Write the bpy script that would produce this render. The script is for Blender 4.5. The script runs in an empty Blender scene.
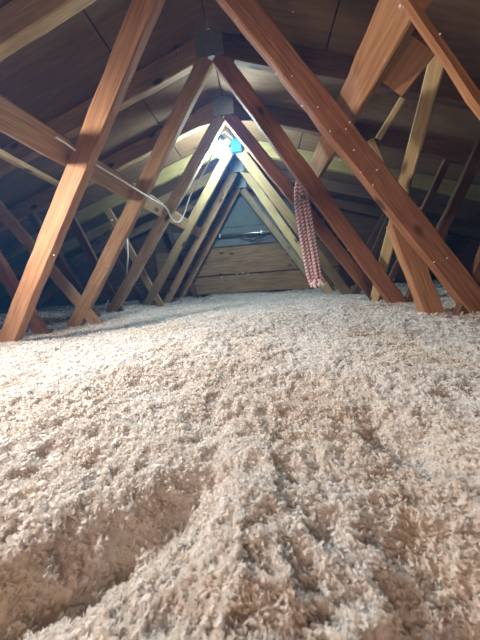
import bpy, bmesh, math, random
import numpy as np
from mathutils import Vector, Matrix

random.seed(7)
RNG = np.random.default_rng(11)
scene = bpy.context.scene
COL = scene.collection

# ------------------------------------------------------------------ camera
F_PX = 242.62
PITCH, YAW, ROLL = .15958, -.10192, .07633
CAM = Vector((.17789, 0, .1806))
_r0 = Vector((math.cos(YAW), -math.sin(YAW), 0)); _f0 = Vector((math.sin(YAW), math.cos(YAW), 0)); _z = Vector((0, 0, 1))
FWD = math.cos(PITCH) * _f0 - math.sin(PITCH) * _z
_u0 = math.sin(PITCH) * _f0 + math.cos(PITCH) * _z
RGT = math.cos(ROLL) * _r0 - math.sin(ROLL) * _u0
UPV = math.sin(ROLL) * _r0 + math.cos(ROLL) * _u0
cd = bpy.data.cameras.new('camera'); cam = bpy.data.objects.new('camera', cd); COL.objects.link(cam)
cd.sensor_fit = 'VERTICAL'; cd.sensor_height = 36; cd.lens = F_PX / 640 * 36; cd.clip_start = .01; cd.clip_end = 50
M = Matrix.Identity(4)
for i in range(3):
    M[i][0] = RGT[i]; M[i][1] = UPV[i]; M[i][2] = -FWD[i]; M[i][3] = CAM[i]
cam.matrix_world = M
scene.camera = cam

# ------------------------------------------------------------------ world, exposure, lights
w = bpy.data.worlds.new('world'); scene.world = w; w.use_nodes = True
w.node_tree.nodes['Background'].inputs[0].default_value = (.5, .6, .8, 1)
w.node_tree.nodes['Background'].inputs[1].default_value = .02
scene.view_settings.view_transform = 'Standard'; scene.view_settings.look = 'None'
scene.view_settings.gamma = 1; scene.view_settings.use_curve_mapping = False
scene.view_settings.exposure = 0.0

BULB_POWER = 560.0           # emission strength of the bulb glass
BULB_COL = (.62, .88, 1.0)


def area(name, loc, target, size, power, col):
    ld = bpy.data.lights.new(name, 'AREA'); ld.shape = 'DISK'; ld.size = size; ld.energy = power; ld.color = col
    lo = bpy.data.objects.new(name, ld); COL.objects.link(lo); lo.location = loc
    lo.rotation_euler = (Vector(target) - Vector(loc)).to_track_quat('-Z', 'Y').to_euler()
    return lo


# warm lamp light standing in the room near the attic hatch behind the camera
area('hatch_light', (.05, -.50, .42), (.0, 1.0, .12), .30, 2.6, (1.0, .62, .42))
fill_ = area('left_fill_light', (-.95, .42, .74), (.05, .72, .0), .16, 13.5, (1.0, .91, .84)); fill_.data.spread = math.radians(120)  # unseen fill added at left to brighten the near insulation
cd.dof.use_dof = True; cd.dof.focus_distance = 1.1; cd.dof.aperture_fstop = 11
scene.cycles.diffuse_bounces = 8; scene.cycles.max_bounces = 14; scene.cycles.transmission_bounces = 8; scene.cycles.volume_bounces = 1
# blue haze added to imitate lens glow around the bulb
vs = w.node_tree.nodes.new('ShaderNodeVolumeScatter'); vs.inputs['Color'].default_value = (.06, .36, 1, 1); vs.inputs['Density'].default_value = .027; vs.inputs['Anisotropy'].default_value = .3
w.node_tree.links.new(vs.outputs[0], w.node_tree.nodes['World Output'].inputs['Volume'])

# ------------------------------------------------------------------ geometry of the attic
S = .41; Y0 = .9026
H = 1.222; SL = .311                 # lower edge of the top chords: z = H - SL*|x|
CH = .095                            # height of a chord
YB = 3.10                            # gable end
XE = 4.05; YF = -1.3


def ty(i): return Y0 + S * i


def un(px, py, Y):
    d = FWD + RGT * ((px - 240) / F_PX) + UPV * ((320 - py) / F_PX)
    return CAM + d * (Y / d.y)


def tag(o, label=None, cat=None, group=None, kind=None):
    if label: o['label'] = label
    if cat: o['category'] = cat
    if group: o['group'] = group
    if kind: o['kind'] = kind
    return o


# ------------------------------------------------------------------ materials
def newmat(name):
    m = bpy.data.materials.new(name); m.use_nodes = True
    nt = m.node_tree; b = nt.nodes['Principled BSDF']
    return m, nt, b


def N(nt, t, **kw):
    n = nt.nodes.new(t)
    for k, v in kw.items(): setattr(n, k, v)
    return n


def wood(name, light, dark, rough=.75, knots=True, stain=(.05, .02, .012), grain=1.0):
    m, nt, b = newmat(name); L = nt.links.new
    tc = N(nt, 'ShaderNodeTexCoord'); oi = N(nt, 'ShaderNodeObjectInfo')
    mul = N(nt, 'ShaderNodeVectorMath', operation='SCALE'); L(oi.outputs['Random'], mul.inputs['Scale']); mul.inputs[0].default_value = (37, 51, 23)
    add = N(nt, 'ShaderNodeVectorMath', operation='ADD'); L(tc.outputs['Object'], add.inputs[0]); L(mul.outputs[0], add.inputs[1])
    mp = N(nt, 'ShaderNodeMapping'); L(add.outputs[0], mp.inputs[0]); mp.inputs['Scale'].default_value = (1.3, 13, 13)
    n1 = N(nt, 'ShaderNodeTexNoise'); L(mp.outputs[0], n1.inputs[0]); n1.inputs['Scale'].default_value = 1.6 * grain; n1.inputs['Detail'].default_value = 3
    wv = N(nt, 'ShaderNodeMath', operation='MULTIPLY'); L(n1.outputs[0], wv.inputs[0]); wv.inputs[1].default_value = 42
    sn = N(nt, 'ShaderNodeMath', operation='SINE'); L(wv.outputs[0], sn.inputs[0])
    mr = N(nt, 'ShaderNodeMapRange'); L(sn.outputs[0], mr.inputs[0]); mr.inputs[1].default_value = -1; mr.inputs[2].default_value = 1
    n2 = N(nt, 'ShaderNodeTexNoise'); mp2 = N(nt, 'ShaderNodeMapping'); L(add.outputs[0], mp2.inputs[0]); mp2.inputs['Scale'].default_value = (6, 160, 160)
    L(mp2.outputs[0], n2.inputs[0]); n2.inputs['Scale'].default_value = 1; n2.inputs['Detail'].default_value = 3
    mx = N(nt, 'ShaderNodeMix', data_type='RGBA'); L(mr.outputs[0], mx.inputs[0]); mx.inputs[6].default_value = (*light, 1); mx.inputs[7].default_value = (*[light[k] * .55 + dark[k] * .45 for k in range(3)], 1)
    mx2 = N(nt, 'ShaderNodeMix', data_type='RGBA'); L(mx.outputs[2], mx2.inputs[6]); mx2.inputs[7].default_value = (*dark, 1)
    mr2 = N(nt, 'ShaderNodeMapRange'); L(n2.outputs[0], mr2.inputs[0]); mr2.inputs[1].default_value = .48; mr2.inputs[2].default_value = .8; mr2.inputs[4].default_value = .8; L(mr2.outputs[0], mx2.inputs[0])
    # blotchy stains
    n3 = N(nt, 'ShaderNodeTexNoise'); mp3 = N(nt, 'ShaderNodeMapping'); L(add.outputs[0], mp3.inputs[0]); mp3.inputs['Scale'].default_value = (3.5, 9, 9); L(mp3.outputs[0], n3.inputs[0]); n3.inputs['Scale'].default_value = 1.3; n3.inputs['Detail'].default_value = 4
    mr3 = N(nt, 'ShaderNodeMapRange'); L(n3.outputs[0], mr3.inputs[0]); mr3.inputs[1].default_value = .5; mr3.inputs[2].default_value = .75; mr3.inputs[4].default_value = .45
    mx3 = N(nt, 'ShaderNodeMix', data_type='RGBA'); L(mr3.outputs[0], mx3.inputs[0]); L(mx2.outputs[2], mx3.inputs[6]); mx3.inputs[7].default_value = (*[c * .6 for c in dark], 1)
    last = mx3.outputs[2]
    if knots:
        vo = N(nt, 'ShaderNodeTexVoronoi'); mp4 = N(nt, 'ShaderNodeMapping'); L(add.outputs[0], mp4.inputs[0]); mp4.inputs['Scale'].default_value = (4.0, 9, 9); L(mp4.outputs[0], vo.inputs[0]); vo.inputs['Scale'].default_value = 1.0
        mr4 = N(nt, 'ShaderNodeMapRange'); L(vo.outputs['Distance'], mr4.inputs[0]); mr4.inputs[1].default_value = .07; mr4.inputs[2].default_value = .16; mr4.inputs[3].default_value = .9; mr4.inputs[4].default_value = 0
        mx4 = N(nt, 'ShaderNodeMix', data_type='RGBA'); L(mr4.outputs[0], mx4.inputs[0]); L(last, mx4.inputs[6]); mx4.inputs[7].default_value = (*stain, 1)
        last = mx4.outputs[2]
    L(last, b.inputs['Base Color']); b.inputs['Roughness'].default_value = rough; b.inputs['Specular IOR Level'].default_value = .3
    bp = N(nt, 'ShaderNodeBump'); L(n2.outputs[0], bp.inputs['Height']); bp.inputs['Strength'].default_value = .5; bp.inputs['Distance'].default_value = .003; L(bp.outputs[0], b.inputs['Normal'])
    return m


W_ORANGE = wood('orange_pine', (.46, .25, .13), (.26, .115, .055))
W_RED = wood('red_tinted_pine', (.33, .15, .08), (.18, .066, .035))  # red tint of the warm light is put into the wood colour
W_TAN = wood('tan_pine', (.43, .28, .155), (.25, .13, .065))
W_PALE = wood('pale_pine', (.62, .47, .25), (.42, .27, .13))
W_YELLOW = wood('yellow_pine', (.36, .29, .12), (.24, .18, .07))
W_RUST = wood('rust_pine', (.42, .22, .11), (.23, .095, .045))
W_MID = wood('aged_yellow_pine', (.29, .205, .10), (.18, .11, .05))
W_GREY = wood('weathered_pine', (.46, .36, .24), (.24, .16, .10))
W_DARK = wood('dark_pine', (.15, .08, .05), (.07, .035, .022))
W_WALL = wood('gable_plank_wood', (.36, .23, .12), (.18, .10, .05), grain=.6)


def simple(name, col, rough=.6, metal=0, bump=0, bscale=40):
    m, nt, b = newmat(name)
    b.inputs['Base Color'].default_value = (*col, 1); b.inputs['Roughness'].default_value = rough; b.inputs['Metallic'].default_value = metal
    tc = N(nt, 'ShaderNodeTexCoord'); n = N(nt, 'ShaderNodeTexNoise'); nt.links.new(tc.outputs['Object'], n.inputs[0]); n.inputs['Scale'].default_value = bscale
    mx = N(nt, 'ShaderNodeMix', data_type='RGBA'); mx.inputs[6].default_value = (*[c * .75 for c in col], 1); mx.inputs[7].default_value = (*[min(1, c * 1.2) for c in col], 1)
    nt.links.new(n.outputs[0], mx.inputs[0]); nt.links.new(mx.outputs[2], b.inputs['Base Color'])
    if bump:
        bp = N(nt, 'ShaderNodeBump'); nt.links.new(n.outputs[0], bp.inputs['Height']); bp.inputs['Strength'].default_value = bump; bp.inputs['Distance'].default_value = .004
        nt.links.new(bp.outputs[0], b.inputs['Normal'])
    return m


STEEL = simple('galvanised_steel', (.42, .45, .48), .45, .8)
GREYPANEL = simple('grey_board', (.17, .20, .21), .85, 0, .3, 9)
BLUEBOX = simple('blue_plastic', (.03, .12, .20), .4)
WHITEPL = simple('white_cable_jacket', (.78, .78, .74), .4)
BLACK = simple('black_rubber', (.02, .02, .022), .5)
GREEN = simple('green_tag_plastic', (.05, .16, .09), .5)
CORD_W = simple('white_rope_fibre', (.80, .66, .66), .85, 0, .6, 300)
CORD_R = simple('red_rope_fibre', (.38, .06, .11), .85, 0, .6, 300)
FRAY = simple('white_frayed_fibre', (.85, .80, .76), .9, 0, .6, 300)


def deck_mat():
    m, nt, b = newmat('roof_plywood'); L = nt.links.new
    tc = N(nt, 'ShaderNodeTexCoord')
    mp = N(nt, 'ShaderNodeMapping'); L(tc.outputs['Object'], mp.inputs[0]); mp.inputs['Scale'].default_value = (1.4, 9, 1)
    n1 = N(nt, 'ShaderNodeTexNoise'); L(mp.outputs[0], n1.inputs[0]); n1.inputs['Scale'].default_value = 2.2; n1.inputs['Detail'].default_value = 5
    wv = N(nt, 'ShaderNodeMath', operation='MULTIPLY'); L(n1.outputs[0], wv.inputs[0]); wv.inputs[1].default_value = 30
    sn = N(nt, 'ShaderNodeMath', operation='SINE'); L(wv.outputs[0], sn.inputs[0])
    mr = N(nt, 'ShaderNodeMapRange'); L(sn.outputs[0], mr.inputs[0]); mr.inputs[1].default_value = -1; mr.inputs[2].default_value = 1
    cr = N(nt, 'ShaderNodeMix', data_type='RGBA'); L(mr.outputs[0], cr.inputs[0]); cr.inputs[6].default_value = (.20, .112, .052, 1); cr.inputs[7].default_value = (.16, .085, .04, 1)
    n2 = N(nt, 'ShaderNodeTexNoise'); L(tc.outputs['Object'], n2.inputs[0]); n2.inputs['Scale'].default_value = 2.5; n2.inputs['Detail'].default_value = 4
    mr2 = N(nt, 'ShaderNodeMapRange'); L(n2.outputs[0], mr2.inputs[0]); mr2.inputs[1].default_value = .4; mr2.inputs[2].default_value = .75; mr2.inputs[4].default_value = .55
    mx = N(nt, 'ShaderNodeMix', data_type='RGBA'); L(mr2.outputs[0], mx.inputs[0]); L(cr.outputs[2], mx.inputs[6]); mx.inputs[7].default_value = (.10, .055, .03, 1)
    vo = N(nt, 'ShaderNodeTexVoronoi'); L(tc.outputs['Object'], vo.inputs[0]); vo.inputs['Scale'].default_value = 4.5
    mr4 = N(nt, 'ShaderNodeMapRange'); L(vo.outputs['Distance'], mr4.inputs[0]); mr4.inputs[1].default_value = .05; mr4.inputs[2].default_value = .1; mr4.inputs[3].default_value = .8; mr4.inputs[4].default_value = 0
    mx4 = N(nt, 'ShaderNodeMix', data_type='RGBA'); L(mr4.outputs[0], mx4.inputs[0]); L(mx.outputs[2], mx4.inputs[6]); mx4.inputs[7].default_value = (.04, .018, .01, 1)
    L(mx4.outputs[2], b.inputs['Base Color']); b.inputs['Roughness'].default_value = .85
    bp = N(nt, 'ShaderNodeBump'); L(n1.outputs[0], bp.inputs['Height']); bp.inputs['Strength'].default_value = .35; bp.inputs['Distance'].default_value = .01; L(bp.outputs[0], b.inputs['Normal'])
    return m


DECK = deck_mat()


# ------------------------------------------------------------------ mesh helpers
def link(name, me, mat, parent=None):
    o = bpy.data.objects.new(name, me); COL.objects.link(o)
    for m_ in (mat if isinstance(mat, (list, tuple)) else [mat]): me.materials.append(m_)
    if parent: o.parent = parent
    return o


def beam_mesh(name, L, wd, th, bev=.004, wane=.0015, ends=(0, 0), seed=0):
    """board along +X from 0..L; wd along Y, th along Z; slightly uneven, edges eased; ends: mitre offsets"""
    bm = bmesh.new(); n = max(2, int(L / .06)); rr = random.Random(seed)
    prof = []
    for (sy, sz) in ((1, 1), (-1, 1), (-1, -1), (1, -1)):
        y, z = sy * wd / 2, sz * th / 2
        a = (y - sy * bev, z); b_ = (y, z - sz * bev)
        prof += [b_, a] if (sy * sz) > 0 else [a, b_]
    rings = []
    for k in range(n + 1):
        t = k / n; x = L * t; jy = rr.uniform(-wane, wane); jw = 1 + rr.uniform(-1, 1) * wane / wd * 2
        ring = []
        for (y, z) in prof:
            xo = (ends[0] * y if k == 0 else 0) + (ends[1] * y if k == n else 0)
            ring.append(bm.verts.new((x + xo, y * jw + (jy if 0 < k < n else 0), z)))
        rings.append(ring)
    for k in range(n):
        for j in range(8):
            bm.faces.new((rings[k][j], rings[k + 1][j], rings[k + 1][(j + 1) % 8], rings[k][(j + 1) % 8]))
    bm.faces.new(rings[0]); bm.faces.new(rings[-1][::-1])
    bmesh.ops.recalc_face_normals(bm, faces=bm.faces)
    me = bpy.data.meshes.new(name); bm.to_mesh(me); bm.free()
    return me


_seed = [0]


def beam(name, A, B, wd, th, mat, parent=None, normal=(0, 1, 0), ends=(0, 0), bev=.004, roll=0):
    """board from A to B, its thickness direction as near `normal` as possible"""
    A = Vector(A); B = Vector(B); d = (B - A); L = d.length; d.normalize()
    nz = Vector(normal); nz = (nz - d * nz.dot(d)).normalized(); ny = nz.cross(d)
    if roll:
        R_ = Matrix.Rotation(roll, 3, d); ny = R_ @ ny; nz = R_ @ nz
    _seed[0] += 1
    me = beam_mesh(name, L, wd, th, bev=bev, ends=ends, seed=_seed[0])
    o = link(name, me, mat, parent)
    m_ = Matrix.Identity(4)
    for i in range(3): m_[i][0] = d[i]; m_[i][1] = ny[i]; m_[i][2] = nz[i]; m_[i][3] = A[i]
    if parent: m_ = Matrix.Translation(-parent.location) @ m_
    o.matrix_local = m_
    return o


def box_mesh(name, sx, sy, sz, bev=.002, c=(0, 0, 0)):
    bm = bmesh.new(); bmesh.ops.create_cube(bm, size=1)
    for v in bm.verts: v.co = Vector((v.co.x * sx + c[0], v.co.y * sy + c[1], v.co.z * sz + c[2]))
    if bev: bmesh.ops.bevel(bm, geom=bm.edges[:], offset=bev, segments=2, affect='EDGES')
    me = bpy.data.meshes.new(name); bm.to_mesh(me); bm.free(); return me


def tube_verts(pts, r, n=8):
    """returns verts, faces of a tube along pts (np arrays); r scalar or list"""
    pts = [Vector(p) for p in pts]; V = []; Fc = []; m_ = len(pts)
    up = Vector((.3, .5, .81))
    for k, p in enumerate(pts):
        t = (pts[min(k + 1, m_ - 1)] - pts[max(k - 1, 0)]).normalized()
        a = (up - t * up.dot(t)).normalized(); b = t.cross(a); up = a
        rr = r[k] if isinstance(r, (list, tuple)) else r
        for j in range(n):
            q = 2 * math.pi * j / n; V.append(tuple(p + (a * math.cos(q) + b * math.sin(q)) * rr))
    for k in range(m_ - 1):
        for j in range(n):
            Fc.append((k * n + j, k * n + (j + 1) % n, (k + 1) * n + (j + 1) % n, (k + 1) * n + j))
    Fc.append(tuple(range(n))[::-1]); Fc.append(tuple((m_ - 1) * n + j for j in range(n)))
    return V, Fc


def tubes(name, items, mats, parent=None, loc=(0, 0, 0), n=8):
    """items: list of (pts, r, material index)"""
    V = []; Fc = []; mi = []
    for pts, r, k in items:
        v, f = tube_verts(pts, r, n); o = len(V); V += v; Fc += [tuple(i + o for i in q) for q in f]; mi += [k] * len(f)
    me = bpy.data.meshes.new(name); me.from_pydata(V, [], Fc); me.update()
    o = link(name, me, mats, parent); me.polygons.foreach_set('material_index', mi); me.polygons.foreach_set('use_smooth', [True] * len(me.polygons))
    o.location = loc
    return o


def smooth_path(pts, k=6):
    P = [Vector(p) for p in pts]; P = [P[0] * 2 - P[1]] + P + [P[-1] * 2 - P[-2]]; out = []
    for i in range(1, len(P) - 2):
        for j in range(k):
            t = j / k; a, b, c, d = P[i - 1:i + 3]
            out.append(.5 * ((2 * b) + (c - a) * t + (2 * a - 5 * b + 4 * c - d) * t * t + (3 * b - a - 3 * c + d) * t ** 3))
    out.append(P[-2]); return out


# ------------------------------------------------------------------ setting: floor, roof decks, walls
def quadslab(name, corners, th, mat, off):
    """slab whose visible face has the given corners; `off` = direction of thickness"""
    c = [Vector(p) for p in corners]; o0 = c[0].copy(); off = Vector(off) * th
    V = [tuple(p - o0) for p in c] + [tuple(p + off - o0) for p in c]
    Fc = [(0, 1, 2, 3), (7, 6, 5, 4)] + [(i, i + 4, (i + 1) % 4 + 4, (i + 1) % 4) for i in range(4)]
    me = bpy.data.meshes.new(name); me.from_pydata(V, [], Fc)
    bm = bmesh.new(); bm.from_mesh(me); bmesh.ops.recalc_face_normals(bm, faces=bm.faces); bm.to_mesh(me); bm.free()
    o = link(name, me, mat); o.location = o0
    return o


ZD = H + CH / math.cos(math.atan(SL)) + .001           # deck underside at the ridge
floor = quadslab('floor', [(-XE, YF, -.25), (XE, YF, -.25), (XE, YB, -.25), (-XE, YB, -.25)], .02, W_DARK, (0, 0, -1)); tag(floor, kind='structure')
for q, nm in ((-1, 'ceiling'), (1, 'ceiling')):
    # plywood sheets, real gaps between them: local frame with X down the slope, Y along the ridge
    root = bpy.data.objects.new(nm, None); COL.objects.link(root); tag(root, kind='structure')
    d = Vector((q * 1, 0, -SL)).normalized(); yv = Vector((0, 1, 0)); nz = d.cross(yv)
    if nz.z < 0: nz = -nz
    full = XE / d.x * q
    xs = [0.0, .545 if q > 0 else .43, 1.65, 2.87, abs(full) + .02]
    for a, b in zip(xs[:-1], xs[1:]):
        ys = [YF, -.2, .985, 2.215, YB] if (int(a * 10) % 2) else [YF, .16, 1.395, 2.62, YB]
        for y0, y1 in zip(ys[:-1], ys[1:]):
            g = .0025
            me = box_mesh('roof_sheet', b - a - 2 * g, y1 - y0 - 2 * g, .014, .0015, ((b + a) / 2, (y1 + y0) / 2, .007))
            o = link('roof_sheet', me, DECK, root)
            m_ = Matrix.Identity(4); yy = nz.cross(d)
            sgn = 1 if yy.y > 0 else -1
            for i in range(3): m_[i][0] = d[i]; m_[i][1] = (0, 1, 0)[i]; m_[i][2] = nz[i]; m_[i][3] = (0, 0, ZD)[i]
            o.matrix_local = m_
            if sgn < 0: me.flip_normals()
# roofing felt above the sheets closes the gaps
for q in (-1, 1):
    o = quadslab('ceiling', [(0, YF, ZD + .0185), (q * XE, YF, ZD + .0185 - SL * XE), (q * XE, YB, ZD + .0185 - SL * XE), (0, YB, ZD + .0185)], .01, BLACK, (0, 0, 1)); tag(o, kind='structure')
for nm, x in (('wall_left', -XE), ('wall_right', XE)):
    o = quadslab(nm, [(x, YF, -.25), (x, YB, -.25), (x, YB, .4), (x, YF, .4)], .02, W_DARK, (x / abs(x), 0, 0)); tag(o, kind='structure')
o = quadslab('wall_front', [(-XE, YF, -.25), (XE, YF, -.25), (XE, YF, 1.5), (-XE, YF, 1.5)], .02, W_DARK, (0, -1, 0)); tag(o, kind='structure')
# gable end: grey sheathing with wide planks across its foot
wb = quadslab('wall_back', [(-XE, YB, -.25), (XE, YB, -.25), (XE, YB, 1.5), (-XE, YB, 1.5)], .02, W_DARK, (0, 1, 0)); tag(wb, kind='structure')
for z0, z1, x0, x1 in ((-.05, .258, -1.15, 1.1), (.272, .60, -1.15, 1.1)):
    A = Vector((x0, YB - .014, (z0 + z1) / 2)); B = Vector((x1, YB - .014, (z0 + z1) / 2 + .0))
    o = beam('plank', A, B, z1 - z0, .022, W_WALL, wb)
    tag(o, 'wide brown plank across the foot of the gable wall')
for z0, z1, x0, x1 in ((.615, .83, -.9, .95), (.835, 1.16, -.62, .66)):
    A = Vector((x0, YB - .008, (z0 + z1) / 2)); B = Vector((x1, YB - .008, (z0 + z1) / 2))
    o = beam('sheathing_panel', A, B, z1 - z0, .010, GREYPANEL, wb)

# ------------------------------------------------------------------ roof trusses
TW, TH = .089, .038


def chord_under(x): return H - SL * abs(x)


def truss(i, label, webs, gusset=True, mats=None):
    """webs: list of (name, (px,py), (px,py), material, zlow, extra)"""
    y = ty(i)
    root = bpy.data.objects.new('roof_truss', None); COL.objects.link(root); root.location = (0, y, 0)
    tag(root, label, 'roof truss', 'roof trusses in a row down the attic')
    cm = (mats or {}).get('chord', (W_TAN, W_TAN))
    for q, m_ in ((-1, cm[0]), (1, cm[1])):
        c = CH / 2 / math.cos(math.atan(SL)); xe = XE - .05
        A = Vector((0, y, H + c)); B = Vector((q * xe, y, H + c - SL * xe))
        beam('top_chord', A, B, CH - .001, TH, m_, root, ends=(-SL if q > 0 else SL, 0))
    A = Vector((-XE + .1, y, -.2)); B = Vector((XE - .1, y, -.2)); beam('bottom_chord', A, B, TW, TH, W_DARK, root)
    for wb_ in webs:
        nm, p, r_, m_ = wb_[:4]; P = un(*p, y); Q = un(*r_, y)
        if P.z > Q.z: P, Q = Q, P
        d = (Q - P) / (Q.z - P.z)
        A = P + d * (-.155 - P.z)
        # extend up to the underside of the chord
        s = Q.x + 0
        t = 0; z = Q.z
        X = Q.copy()
        for _ in range(400):
            nx = X + d * .004
            if nx.z > chord_under(nx.x) + .012 or nx.z > H: break
            if nm == 'inner_web' and nx.x * math.copysign(1, P.x) < .018: break
            X = nx
        o = beam(nm, A, X, wb_[4] if len(wb_) > 4 else (.074 if nm == 'inner_web' else .062), TH - (.003 if nm == 'inner_web' else .012), m_, root)
    if gusset:
        me = box_mesh('gusset_plate', .13, .0015, .105, .0004)
        g = link('gusset_plate', me, STEEL, root); g.location = (0, -TH / 2 - .0012, H + .045)
        tag(g, 'grey steel connector plate at the peak')
    return root


I = 'inner_web'; O = 'outer_web'
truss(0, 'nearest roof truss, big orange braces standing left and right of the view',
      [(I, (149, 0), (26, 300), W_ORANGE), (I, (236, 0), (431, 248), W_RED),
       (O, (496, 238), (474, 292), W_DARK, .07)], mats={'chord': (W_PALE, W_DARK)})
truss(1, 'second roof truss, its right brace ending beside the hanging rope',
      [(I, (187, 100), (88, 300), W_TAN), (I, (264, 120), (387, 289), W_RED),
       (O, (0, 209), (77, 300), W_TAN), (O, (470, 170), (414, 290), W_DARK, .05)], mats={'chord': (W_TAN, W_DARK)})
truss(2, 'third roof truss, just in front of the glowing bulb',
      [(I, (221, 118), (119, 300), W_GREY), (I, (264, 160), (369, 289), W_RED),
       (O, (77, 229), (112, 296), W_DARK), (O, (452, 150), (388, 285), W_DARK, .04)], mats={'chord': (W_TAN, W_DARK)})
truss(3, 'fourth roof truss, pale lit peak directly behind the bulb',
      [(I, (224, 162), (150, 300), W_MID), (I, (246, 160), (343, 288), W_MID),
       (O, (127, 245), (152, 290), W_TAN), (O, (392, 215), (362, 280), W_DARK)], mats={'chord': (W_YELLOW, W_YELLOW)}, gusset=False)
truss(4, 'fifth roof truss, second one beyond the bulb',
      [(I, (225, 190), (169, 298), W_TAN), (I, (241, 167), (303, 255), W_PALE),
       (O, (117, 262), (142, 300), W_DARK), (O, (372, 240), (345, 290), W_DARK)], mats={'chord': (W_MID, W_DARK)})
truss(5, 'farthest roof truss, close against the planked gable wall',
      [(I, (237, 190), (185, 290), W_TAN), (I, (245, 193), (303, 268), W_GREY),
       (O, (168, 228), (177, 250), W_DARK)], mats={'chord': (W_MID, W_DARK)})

# ------------------------------------------------------------------ braces and loose boards
o = beam('lateral_brace', un(-40, 90, .61), un(200, 233, 2.54), .088, .038, W_TAN, normal=(-.86, 0, .5))
o.name = 'lateral_brace'
tag(o, 'long tan board running lengthwise behind the left braces, cable along its top', 'brace')
o = beam('lateral_brace', un(412, -14, .585), un(315, 172, 1.47), .089, .038, W_RUST, normal=(1, 0, .6))
tag(o, 'orange board running lengthwise behind the right braces up to the rope', 'brace')
o = beam('wood_block', un(426, 37, .70), un(394, 83, .80), .083, .038, W_RUST, normal=CAM - un(410, 60, .75))
tag(o, 'short orange offcut block with a crack, high up beside the right lengthwise board', 'wood block')
A = un(402, -8, .46); B = un(477, 101, .46); d = (B - A)
o = beam('diagonal_brace', A - d * .3, B + d * 3.4, .018, .012, W_RUST)
tag(o, 'thin orange strut crossing the top right corner, in front of the block', 'brace')
o = beam('diagonal_brace', un(440, 50, .95), un(370, 316, 1.55), .048, .034, W_PALE, roll=math.radians(35))
tag(o, 'pale strut rising steeply from the fluff behind the nearest right brace', 'brace')
o = beam('short_brace', un(397, 222, .955), un(438, 330, .955), .068, .036, W_RUST)
tag(o, 'short orange strut tucked under the foot of the nearest right brace', 'brace')
o = beam('short_brace', un(-8, 252, 1.12), un(44, 336, 1.12), .06, .036, W_RED)
tag(o, 'reddish strut at the left edge, behind the foot of the nearest left brace', 'brace')
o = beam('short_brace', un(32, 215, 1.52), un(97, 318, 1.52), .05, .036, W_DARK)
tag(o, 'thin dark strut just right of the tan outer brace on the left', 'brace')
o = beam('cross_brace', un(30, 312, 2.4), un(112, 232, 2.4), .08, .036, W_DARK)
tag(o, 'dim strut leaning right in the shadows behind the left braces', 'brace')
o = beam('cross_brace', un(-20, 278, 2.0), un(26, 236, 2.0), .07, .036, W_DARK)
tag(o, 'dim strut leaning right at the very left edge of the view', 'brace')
o = beam('purlin', un(-12, 147, .85), un(62, 186, 1.33), .03, .022, W_PALE, normal=(0, 0, 1))
tag(o, 'pale narrow board running lengthwise below the left lengthwise brace', 'brace')
o = beam('lit_edge_strip', un(403, 98, 1.12), un(378, 139, 1.2), .024, .014, W_PALE)  # lit timber edge built as a separate pale strip
tag(o, 'lit timber edge below the orange block, made as a small pale strip', 'lit edge strip')
o = beam('lit_edge_strip', un(370, 140, 1.1), un(383, 170, 1.1), .026, .014, W_PALE)  # patch of light on the timber, built as a pale strip
tag(o, 'patch of light touching the nearest right brace, made as a small pale strip', 'lit edge strip')

# ------------------------------------------------------------------ bulb, junction box, cable
BL = un(222, 152, 1.79)
root = bpy.data.objects.new('light_bulb', None); COL.objects.link(root); root.location = BL
tag(root, 'glowing white bulb hanging under the roof peak', 'light bulb')
bm = bmesh.new(); prof = []
R = .041
for k in range(15):
    a = math.pi * k / 18; prof.append((R * math.sin(a), -R * math.cos(a)))
prof += [(.019, .048), (.0165, .058)]
NS = 24; rings = []
for r, z in prof:
    if r < 1e-5: rings.append([bm.verts.new((0, 0, z))])
    else: rings.append([bm.verts.new((r * math.cos(2 * math.pi * j / NS), r * math.sin(2 * math.pi * j / NS), z)) for j in range(NS)])
for a, b in zip(rings[:-1], rings[1:]):
    for j in range(NS):
        if len(a) == 1: bm.faces.new((a[0], b[(j + 1) % NS], b[j]))
        else: bm.faces.new((a[j], a[(j + 1) % NS], b[(j + 1) % NS], b[j]))
me = bpy.data.meshes.new('bulb_glass'); bmesh.ops.recalc_face_normals(bm, faces=bm.faces); bm.to_mesh(me); bm.free()
m, nt, b = newmat('glowing_glass'); b.inputs['Base Color'].default_value = (1, 1, 1, 1); b.inputs['Emission Color'].default_value = (*BULB_COL, 1); b.inputs['Emission Strength'].default_value = BULB_POWER
for p in me.polygons: p.use_smooth = True
link('bulb_glass', me, m, root)
o = tubes('lamp_socket', [([(0, 0, .055), (0, 0, .075), (0, 0, .095)], .019, 0)], BLACK, root, n=16)
zt = chord_under(BL.x) + CH - BL.z
o = tubes('hanging_cord', [([(0, 0, .09), (.003, .004, (.09 + zt) / 2), (0, 0, zt)], .004, 0)], WHITEPL, root)
jb = link('junction_box', box_mesh('junction_box', .085, .045, .09, .006), BLUEBOX); jb.location = un(236.5, 146, ty(3) - TH / 2 - .026)
tag(jb, 'light blue electrical box on the truss peak, just right of the bulb', 'electrical box')
link('box_cover', box_mesh('box_cover', .075, .004, .08, .0015, (0, -.025, 0)), BLUEBOX, jb)

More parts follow.
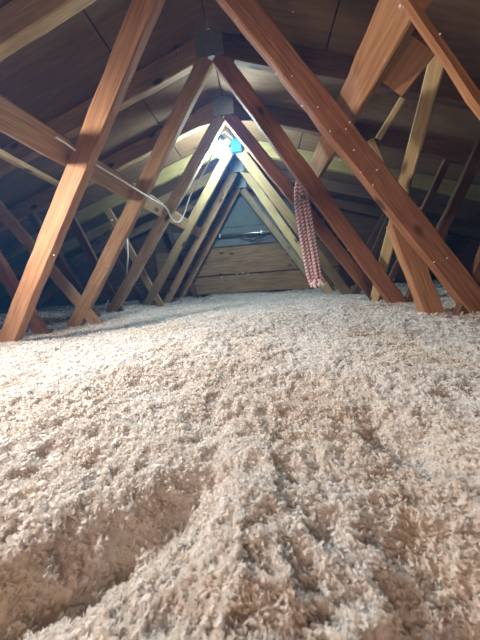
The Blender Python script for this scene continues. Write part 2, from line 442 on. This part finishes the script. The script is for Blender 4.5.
by = .0
pts = [(un(56, 137, .80)), un(66, 143, .84), un(74, 149, .88), un(94, 163, .98), un(120, 179, 1.12), un(137, 190, 1.22), un(150, 198, 1.33), un(166, 208, 1.5), un(172, 219, 1.58), un(179, 222, 1.62), un(184, 214, 1.66), un(190, 196, 1.69), un(198, 182, 1.69), un(211, 158, 1.69), un(219, 140, 1.80), un(224, 132, 1.95), un(233, 139, 2.05)]
pts = [p + Vector((0, -.0, .0)) for p in pts]
o = tubes('electrical_cable', [(smooth_path(pts), .0045, 0)], WHITEPL)
tag(o, 'thin white cable stapled along the left lengthwise board towards the bulb', 'cable')
pts = [un(127, 238, 1.95), un(128, 255, 1.93), un(127, 268, 1.9), un(126, 282, 1.86), un(122, 291, 1.84), un(115, 295, 1.82), un(110, 298, 1.82), un(104, 309, 1.82)]
o = tubes('electrical_cable', [(smooth_path(pts), .006, 0)], WHITEPL)
tag(o, 'white cable drooping between the left braces down to the fluff', 'cable')

# metal conduit with clips and dark wires near the gable wall
YC = 3.02
root = bpy.data.objects.new('metal_pipe', None); COL.objects.link(root); root.location = un(262, 232, YC)
tag(root, 'shiny metal pipe across the gable wall above the planks', 'pipe')
A = un(207, 236, YC) - root.location; B = un(318, 229, YC) - root.location
A.z = B.z = 0
tubes('pipe', [([A, (A + B) / 2, B], .014, 0)], simple('bright_steel', (.55, .5, .45), .3, .9), root, n=12)
for t in (.12, .5, .86):
    p = A.lerp(B, t); o = link('pipe_clip', box_mesh('pipe_clip', .02, .03, .045, .004), STEEL, root); o.location = p
it = []
for x0, x1, dz in ((.30, .62, -.045), (.36, .5, -.07), (.74, .98, .0), (.8, .95, -.05)):
    P = [A.lerp(B, x0 + (x1 - x0) * k / 5) + Vector((0, -.02, dz * math.sin(math.pi * k / 5) - .012 + random.uniform(-.012, .012))) for k in range(6)]
    it.append((smooth_path(P, 4), .007, 0))
tubes('wire_loop', it, BLACK, root)


# ------------------------------------------------------------------ rope
def cord(path, r_off, r, pitch, phase, k, step=.0022):
    P = [Vector(p) for p in path]; out = []; dist = 0
    cum = [0]
    for a, b in zip(P[:-1], P[1:]): cum.append(cum[-1] + (b - a).length)
    n = int(cum[-1] / step); j = 0; up = Vector((.2, 1, .1))
    for q in range(n + 1):
        s = cum[-1] * q / n
        while j < len(P) - 2 and cum[j + 1] < s: j += 1
        t = (s - cum[j]) / max(1e-9, cum[j + 1] - cum[j]); c = P[j].lerp(P[j + 1], t); d = (P[j + 1] - P[j]).normalized()
        a = (up - d * up.dot(d)).normalized(); b = d.cross(a); up = a
        g = 2 * math.pi * s / pitch + phase
        out.append(c + (a * math.cos(g) + b * math.sin(g)) * r_off)
    return (out, r, k)


RP = un(299, 181, 1.40)
root = bpy.data.objects.new('rope_hank', None); COL.objects.link(root); root.location = RP
tag(root, 'red and white braided rope looped up and hanging from a truss brace', 'rope')
Lr = .54
for k in range(4):
    u = (k - 1.5)
    P = [(u * .005, .004 * (k % 2), .0), (u * .014 + .004, .006 * (k % 2), -.05), (u * .021 + .014, .008 * (k % 2), -.12), (u * .023 + .038, .01 * (k % 2), -.30), (u * .022 + .062, .008 * (k % 2), -.45 - .015 * abs(u)), (u * .019 + .074, .008 * (k % 2), -Lr - .005 * (1.5 - abs(u)))]
    sp = smooth_path(P, 8)
    items = [cord(sp, .0052, .0058, .019, 0, 0, .0022), cord(sp, .0052, .0058, .019, 2.09, 1, .0022), cord(sp, .0052, .0058, .019, 4.19, 0, .0022)]
    o = tubes('rope_strand', items, [CORD_W, CORD_R], root, n=6)
P = smooth_path([(-.012, -.012, -.075), (0, -.018, -.082), (.022, -.018, -.085), (.034, -.004, -.085), (.022, .014, -.085), (-.008, .012, -.08), (-.014, -.006, -.077)], 6)
tubes('rope_wrap', [cord(P, .004, .0045, .02, 0, 0, .003), cord(P, .004, .0045, .02, 3.1, 1, .003)], [CORD_W, CORD_R], root, n=6)
g = link('green_tag', box_mesh('green_tag', .022, .008, .018, .002), GREEN, root); g.location = (.012, -.026, -.088); tag(g, 'small dark green tag')
# knot and frayed ends at the bottom
P = smooth_path([(x_ + .034, y_, z_ + .012) for x_, y_, z_ in ((.02, -.012, -Lr + .015), (.04, -.022, -Lr + .0), (.066, -.018, -Lr + .01), (.08, 0, -Lr + .0), (.06, .016, -Lr), (.03, .012, -Lr - .01), (.022, -.01, -Lr - .02), (.045, -.024, -Lr - .024), (.07, -.01, -Lr - .015))], 6)
tubes('knot', [cord(P, .005, .006, .024, 0, 0, .003), cord(P, .005, .006, .024, 2.1, 1, .003), cord(P, .005, .006, .024, 4.2, 0, .003)], [CORD_W, CORD_R], root, n=6)
it = []
for k in range(26):
    x = random.uniform(.018, .075); a = Vector((x, random.uniform(-.028, .006), -Lr + .008)); e = a + Vector((random.uniform(-.018, .018), random.uniform(-.01, .01), -random.uniform(.012, .04)))
    it.append(([a, (a + e) / 2 + Vector((random.uniform(-.005, .005), 0, 0)), e], [.006, .005, .0025], 0))
it = [([q + Vector((.036, 0, .005)) for q in p_], [v * 1.25 for v in r_], k_) for p_, r_, k_ in it]
tubes('frayed_end', it, [FRAY], root, n=5)
hk = tubes('nail', [([RP + Vector((.0, -.06, .012)), RP + Vector((0, .01, .010))], .003, 0)], STEEL)
tag(hk, 'nail that the rope hangs from', 'nail')


# ------------------------------------------------------------------ blown-in insulation
def hash3(i, j, k, seed):
    h = (i * 374761393 + j * 668265263 + k * 2147483647 * 0 + k * 1274126177 + seed * 974634777) & 0xffffffff
    h = ((h ^ (h >> 13)) * 1103515245) & 0xffffffff; h = (h ^ (h >> 16)) & 0xffffffff
    return h.astype(np.float64) / 4294967295.0 * 2 - 1


def vnoise(x, y, z, seed):
    xi = np.floor(x).astype(np.int64); yi = np.floor(y).astype(np.int64); zi = np.floor(z).astype(np.int64)
    fx = x - xi; fy = y - yi; fz = z - zi
    u = fx * fx * (3 - 2 * fx); v = fy * fy * (3 - 2 * fy); w_ = fz * fz * (3 - 2 * fz); r = 0
    for a in (0, 1):
        for b in (0, 1):
            for c in (0, 1):
                r = r + hash3(xi + a, yi + b, zi + c, seed) * (u if a else 1 - u) * (v if b else 1 - v) * (w_ if c else 1 - w_)
    return r


def macro(x, y):
    z = .022 * vnoise(x / .5 + 3.1, y / .5 + 7.7, x * 0, 3) + .012 * vnoise(x / .19, y / .19, x * 0, 5)
    g = lambda cx_, cy_, sx, sy, a, th=0: a * np.exp(-((((x - cx_) * math.cos(th) + (y - cy_) * math.sin(th)) / sx) ** 2 + ((-(x - cx_) * math.sin(th) + (y - cy_) * math.cos(th)) / sy) ** 2))
    z = z * np.clip((np.hypot(x - .18, y) - .05) / .5, .25, 1)
    z = z + g(.03, .12, .028, .12, -.045, -.9) + g(.28, .085, .045, .045, -.055) + g(.31, .24, .035, .05, -.035, .5)
    z = z + g(.15, .22, .035, .10, .014) + .012 * np.clip((y - 2.4) / .6, 0, 1)
    return z


ang_f = np.linspace(-1.25, 1.35, 1250); ang_b = np.linspace(1.35, 2 * math.pi - 1.25, 160)[1:-1]
ang = np.concatenate([ang_f, ang_b]) + YAW * -1 * 0
NR = 900; rad = .045 * (5.2 / .045) ** (np.linspace(0, 1, NR))
Aa, Rr = np.meshgrid(ang, rad)
X = CAM.x + Rr * np.sin(Aa); Y = Rr * np.cos(Aa)
Z = macro(X, Y)
cell = Rr * .0055
OCT = ((.055, .0080, .4, 11), (.024, .0075, .8, 21), (.0115, .0042, 1.0, 31), (.0055, .0014, .8, 41), (.0028, .0005, .6, 51))


def detail(X, Y, cell, octaves):
    DX = np.zeros_like(X); DY = np.zeros_like(X); DZ = np.zeros_like(X)
    for wl, amp, hz, sd in octaves:
        att = np.clip(wl / (2.2 * cell) - .6, 0, 1)
        if wl > .02: att = np.maximum(att, .6)
        n0 = vnoise(X / wl, Y / wl, X * 0 + 1.3, sd); n1 = vnoise(X / wl + 9.1, Y / wl + 3.3, X * 0, sd + 1); n2 = vnoise(X / wl + 5.1, Y / wl + 8.3, X * 0, sd + 2)
        DZ += amp * att * ((.9 - np.abs(n0) * 1.7) if wl < .05 else n0)        # rounded clumps
        DX += amp * hz * att * n1; DY += amp * hz * att * n2
    return DX, DY, DZ


DX, DY, DZ = detail(X, Y, cell, OCT)
X2 = np.clip(X + DX, -XE + .01, XE - .01); Y2 = np.clip(Y + DY, YF + .01, YB - .03); Z2 = Z + DZ
nv = X.size; Rn, An = X.shape
base_v = np.stack([X2, Y2, Z2], -1).reshape(-1, 3)
ii = np.arange(Rn - 1)[:, None] * An; jj = np.arange(An)[None, :]; jn = (jj + 1) % An
fq = np.stack([ii + jj, ii + An + jj, ii + An + jn, ii + jn], -1).reshape(-1, 4)

# fluffy tufts lying on the surface
def ico(sub):
    bm = bmesh.new(); bmesh.ops.create_icosphere(bm, subdivisions=sub, radius=1)
    v = np.array([q.co[:] for q in bm.verts]); f = np.array([[q.index for q in g_.verts] for g_ in bm.faces]); bm.free(); return v, f


def tufts(n, sub, rmin, rmax, smin, smax, seed):
    rng = np.random.default_rng(seed); v, f = ico(sub); outv = []; outf = []
    variants = []
    for k in range(14):
        q = v + 0
        d = vnoise(v[:, 0] * 1.6 + k * 7, v[:, 1] * 1.6, v[:, 2] * 1.6, 60 + k); e = vnoise(v[:, 0] * 3.7 + k * 5, v[:, 1] * 3.7, v[:, 2] * 3.7, 90 + k)
        q = v * (1 + .75 * d + .55 * e)[:, None]; q = q * np.array([1.25, .85, .8]); variants.append(q)
    t = rng.random(n); rr = (rmin ** .45 + (rmax ** .45 - rmin ** .45) * t) ** (1 / .45)
    aa = rng.uniform(-1.2, 1.28, n); x = CAM.x + rr * np.sin(aa); y = rr * np.cos(aa)
    ok = (np.abs(x) < XE - .1) & (y < YB - .03); x, y, rr = x[ok], y[ok], rr[ok]; n = len(x)
    z = macro(x, y)
    sc = rng.uniform(smin, smax, n) * (1 + .5 * np.clip(rr, 0, 2.5)) * rng.choice([.6, .8, 1, 1.25], n)
    q = rng.normal(size=(n, 4)); q /= np.linalg.norm(q, axis=1)[:, None]; a, b, c, d = q.T
    Rm = np.stack([1 - 2 * (c * c + d * d), 2 * (b * c - a * d), 2 * (b * d + a * c), 2 * (b * c + a * d), 1 - 2 * (b * b + d * d), 2 * (c * d - a * b), 2 * (b * d - a * c), 2 * (c * d + a * b), 1 - 2 * (b * b + c * c)], -1).reshape(n, 3, 3)
    var = rng.integers(0, 14, n); V = np.stack(variants)[var] * sc[:, None, None]
    V = np.einsum('nij,nkj->nki', Rm, V); V += np.stack([x, y, z + rng.uniform(0.0, .009, n)], -1)[:, None, :]
    Fc = f[None] + (np.arange(n) * len(v))[:, None, None]
    return V.reshape(-1, 3), Fc.reshape(-1, 3)


def flakes(n, rmin, rmax, smin, smax, seed):
    """curled shreds: bent strips, 5 x 3 vertices"""
    rng = np.random.default_rng(seed)
    t = rng.random(n); rr = (rmin ** .5 + (rmax ** .5 - rmin ** .5) * t) ** 2
    aa = rng.uniform(-1.25, 1.35, n); x = CAM.x + rr * np.sin(aa); y = rr * np.cos(aa)
    ok = (np.abs(x) < XE - .1) & (y < YB - .03); x, y, rr = x[ok], y[ok], rr[ok]; n = len(x)
    z = macro(x, y); ex, ey, ez = detail(x, y, rr * .0055, OCT[:3]); z = z + ez; x = np.clip(x + ex, -XE + .05, XE - .05); y = np.minimum(y + ey, YB - .02)
    sc = rng.uniform(smin, smax, n) * (1 + .9 * np.clip(rr, 0, 3)) * rng.choice([.6, .8, 1, 1.35], n)
    u = np.linspace(-1, 1, 5); v = np.linspace(-1, 1, 3); U, V_ = np.meshgrid(u, v, indexing='ij')
    U = U.ravel()[None]; V_ = V_.ravel()[None]
    k1 = rng.uniform(.5, 1.6, n)[:, None]; k2 = rng.uniform(-.8, .8, n)[:, None]; tw = rng.uniform(-1, 1, n)[:, None]; asp = rng.uniform(.25, .6, n)[:, None]
    wid = asp * (1 - .45 * U ** 2)
    px = np.sin(k1 * U) / k1; pz = (1 - np.cos(k1 * U)) / k1; py = V_ * wid
    pz = pz + k2 * V_ ** 2 * wid * .7 + tw * U * V_ * wid + rng.uniform(-.12, .12, (n, 15))
    py = py + .15 * np.sin(U * 2 + tw * 3) + rng.uniform(-.06, .06, (n, 15))
    P = np.stack([px + 0 * py, py, pz], -1) * sc[:, None, None]
    q = rng.normal(size=(n, 4)); q /= np.linalg.norm(q, axis=1)[:, None]; a, b, c, d = q.T
    Rm = np.stack([1 - 2 * (c * c + d * d), 2 * (b * c - a * d), 2 * (b * d + a * c), 2 * (b * c + a * d), 1 - 2 * (b * b + d * d), 2 * (c * d - a * b), 2 * (b * d - a * c), 2 * (c * d + a * b), 1 - 2 * (b * b + c * c)], -1).reshape(n, 3, 3)
    P = np.einsum('nij,nkj->nki', Rm, P)
    P += np.stack([x, y, z + rng.uniform(-.001, .0045, n)], -1)[:, None, :]
    f = np.array([[i * 3 + j, (i + 1) * 3 + j, (i + 1) * 3 + j + 1, i * 3 + j + 1] for i in range(4) for j in range(2)])
    return P.reshape(-1, 3), (f[None] + (np.arange(n) * 15)[:, None, None]).reshape(-1, 4)


T1 = flakes(150000, .05, .7, .0014, .0032, 1)
T2 = flakes(90000, .5, 3.8, .0020, .0036, 2)


def insul_mat():
    m, nt, b = newmat('white_fluff'); L = nt.links.new
    tc = N(nt, 'ShaderNodeTexCoord'); n = N(nt, 'ShaderNodeTexNoise'); L(tc.outputs['Object'], n.inputs[0]); n.inputs['Scale'].default_value = 5; n.inputs['Detail'].default_value = 4
    mx = N(nt, 'ShaderNodeMix', data_type='RGBA'); mrt = N(nt, 'ShaderNodeMapRange'); L(n.outputs[0], mrt.inputs[0]); mrt.inputs[1].default_value = .35; mrt.inputs[2].default_value = .55; L(mrt.outputs[0], mx.inputs[0]); mx.inputs[6].default_value = (.90, .81, .72, 1); mx.inputs[7].default_value = (.97, .96, .95, 1)
    L(mx.outputs[2], b.inputs['Base Color']); b.inputs['Roughness'].default_value = .9; b.inputs['Specular IOR Level'].default_value = .1
    n2 = N(nt, 'ShaderNodeTexNoise'); L(tc.outputs['Object'], n2.inputs[0]); n2.inputs['Scale'].default_value = 420; n2.inputs['Detail'].default_value = 3
    bp = N(nt, 'ShaderNodeBump'); L(n2.outputs[0], bp.inputs['Height']); bp.inputs['Strength'].default_value = .7; bp.inputs['Distance'].default_value = .003
    L(bp.outputs[0], b.inputs['Normal'])
    tr = N(nt, 'ShaderNodeBsdfTranslucent'); tr.inputs[0].default_value = (.97, .96, .94, 1)
    ms = N(nt, 'ShaderNodeMixShader'); ms.inputs[0].default_value = .58
    L(b.outputs[0], ms.inputs[1]); L(tr.outputs[0], ms.inputs[2]); L(ms.outputs[0], nt.nodes['Material Output'].inputs[0])
    return m


FLUFF = insul_mat()


def raw_mesh(name, verts, quads, tris):
    me = bpy.data.meshes.new(name); me.vertices.add(len(verts)); me.vertices.foreach_set('co', verts.astype(np.float32).ravel())
    nl = quads.size + tris.size; me.loops.add(nl)
    me.loops.foreach_set('vertex_index', np.concatenate([quads.ravel(), tris.ravel()]).astype(np.int32))
    npoly = len(quads) + len(tris); me.polygons.add(npoly)
    st = np.concatenate([np.arange(len(quads)) * 4, quads.size + np.arange(len(tris)) * 3]).astype(np.int32)
    me.polygons.foreach_set('loop_start', st)
    me.update(calc_edges=True); me.validate()
    me.polygons.foreach_set('use_smooth', np.ones(len(me.polygons), bool))
    return me


o1 = len(base_v); o2 = o1 + len(T1[0])
allv = np.concatenate([base_v, T1[0], T2[0]]); fq = np.concatenate([fq[:, ::-1], T1[1] + o1, T2[1] + o2]); tris = np.zeros((0, 3), int)
ins = link('blown_insulation', raw_mesh('blown_insulation', allv, fq, tris), FLUFF)
tag(ins, 'thick layer of fluffy white loose-fill insulation covering the attic floor', 'insulation', kind='stuff')

# specks of fluff caught on the timbers
vv, ff = ico(1); V = []; Fc = []
spots = [(118, 288, .9), (54, 255, .9), (112, 220, 1.3), (293, 12, .9), (236, 20, .9), (277, 74, .9), (292, 76, .9), (302, 106, .9), (318, 107, .9), (330, 131, .9), (346, 129, .9), (354, 150, .9), (361, 172, .9), (373, 185, .9), (377, 170, .9), (361, 83, .9), (385, 60, .62),
         (400, 6, .42), (440, 34, .42), (403, 6, .42), (420, 208, .9), (447, 258, .9), (434, 262, .9), (348, 250, 1.29), (394, 280, 1.29), (107, 266, 1.29), (121, 248, 1.29), (40, 232, 1.29), (178, 50, 1.29), (194, 57, 1.29), (237, 274, 3.06), (243, 273, 3.06), (248, 274, 3.06), (222, 277, 3.06), (286, 252, 3.06), (290, 258, 3.06), (350, 122, .9), (340, 160, .9), (406, 190, .9)]
for px, py, yy in spots:
    off = -.024 if yy > .85 and yy < 2 else 0
    P = np.array(un(px, py, yy + off)); s = random.uniform(.0009, .0019) * (1 + (.9 * yy if yy > 2 else .3)) * (.6 if yy < .8 else 1); st = np.array([random.uniform(.7, 1.6), .7, random.uniform(.7, 1.8)])
    q = vv * st * s * (1 + .35 * RNG.random(len(vv)))[:, None] + P; o_ = len(V) * len(vv); V.append(q); Fc.append(ff + o_)
me = raw_mesh('fluff_specks', np.concatenate(V), np.zeros((0, 4), int), np.concatenate(Fc))
o = link('fluff_specks', me, FLUFF); tag(o, 'tiny white specks of insulation dust caught on the timbers', 'fluff', kind='stuff')

# ------------------------------------------------------------------ added lens-glow haze: see world volume
bpy.ops.object.select_all(action='DESELECT')
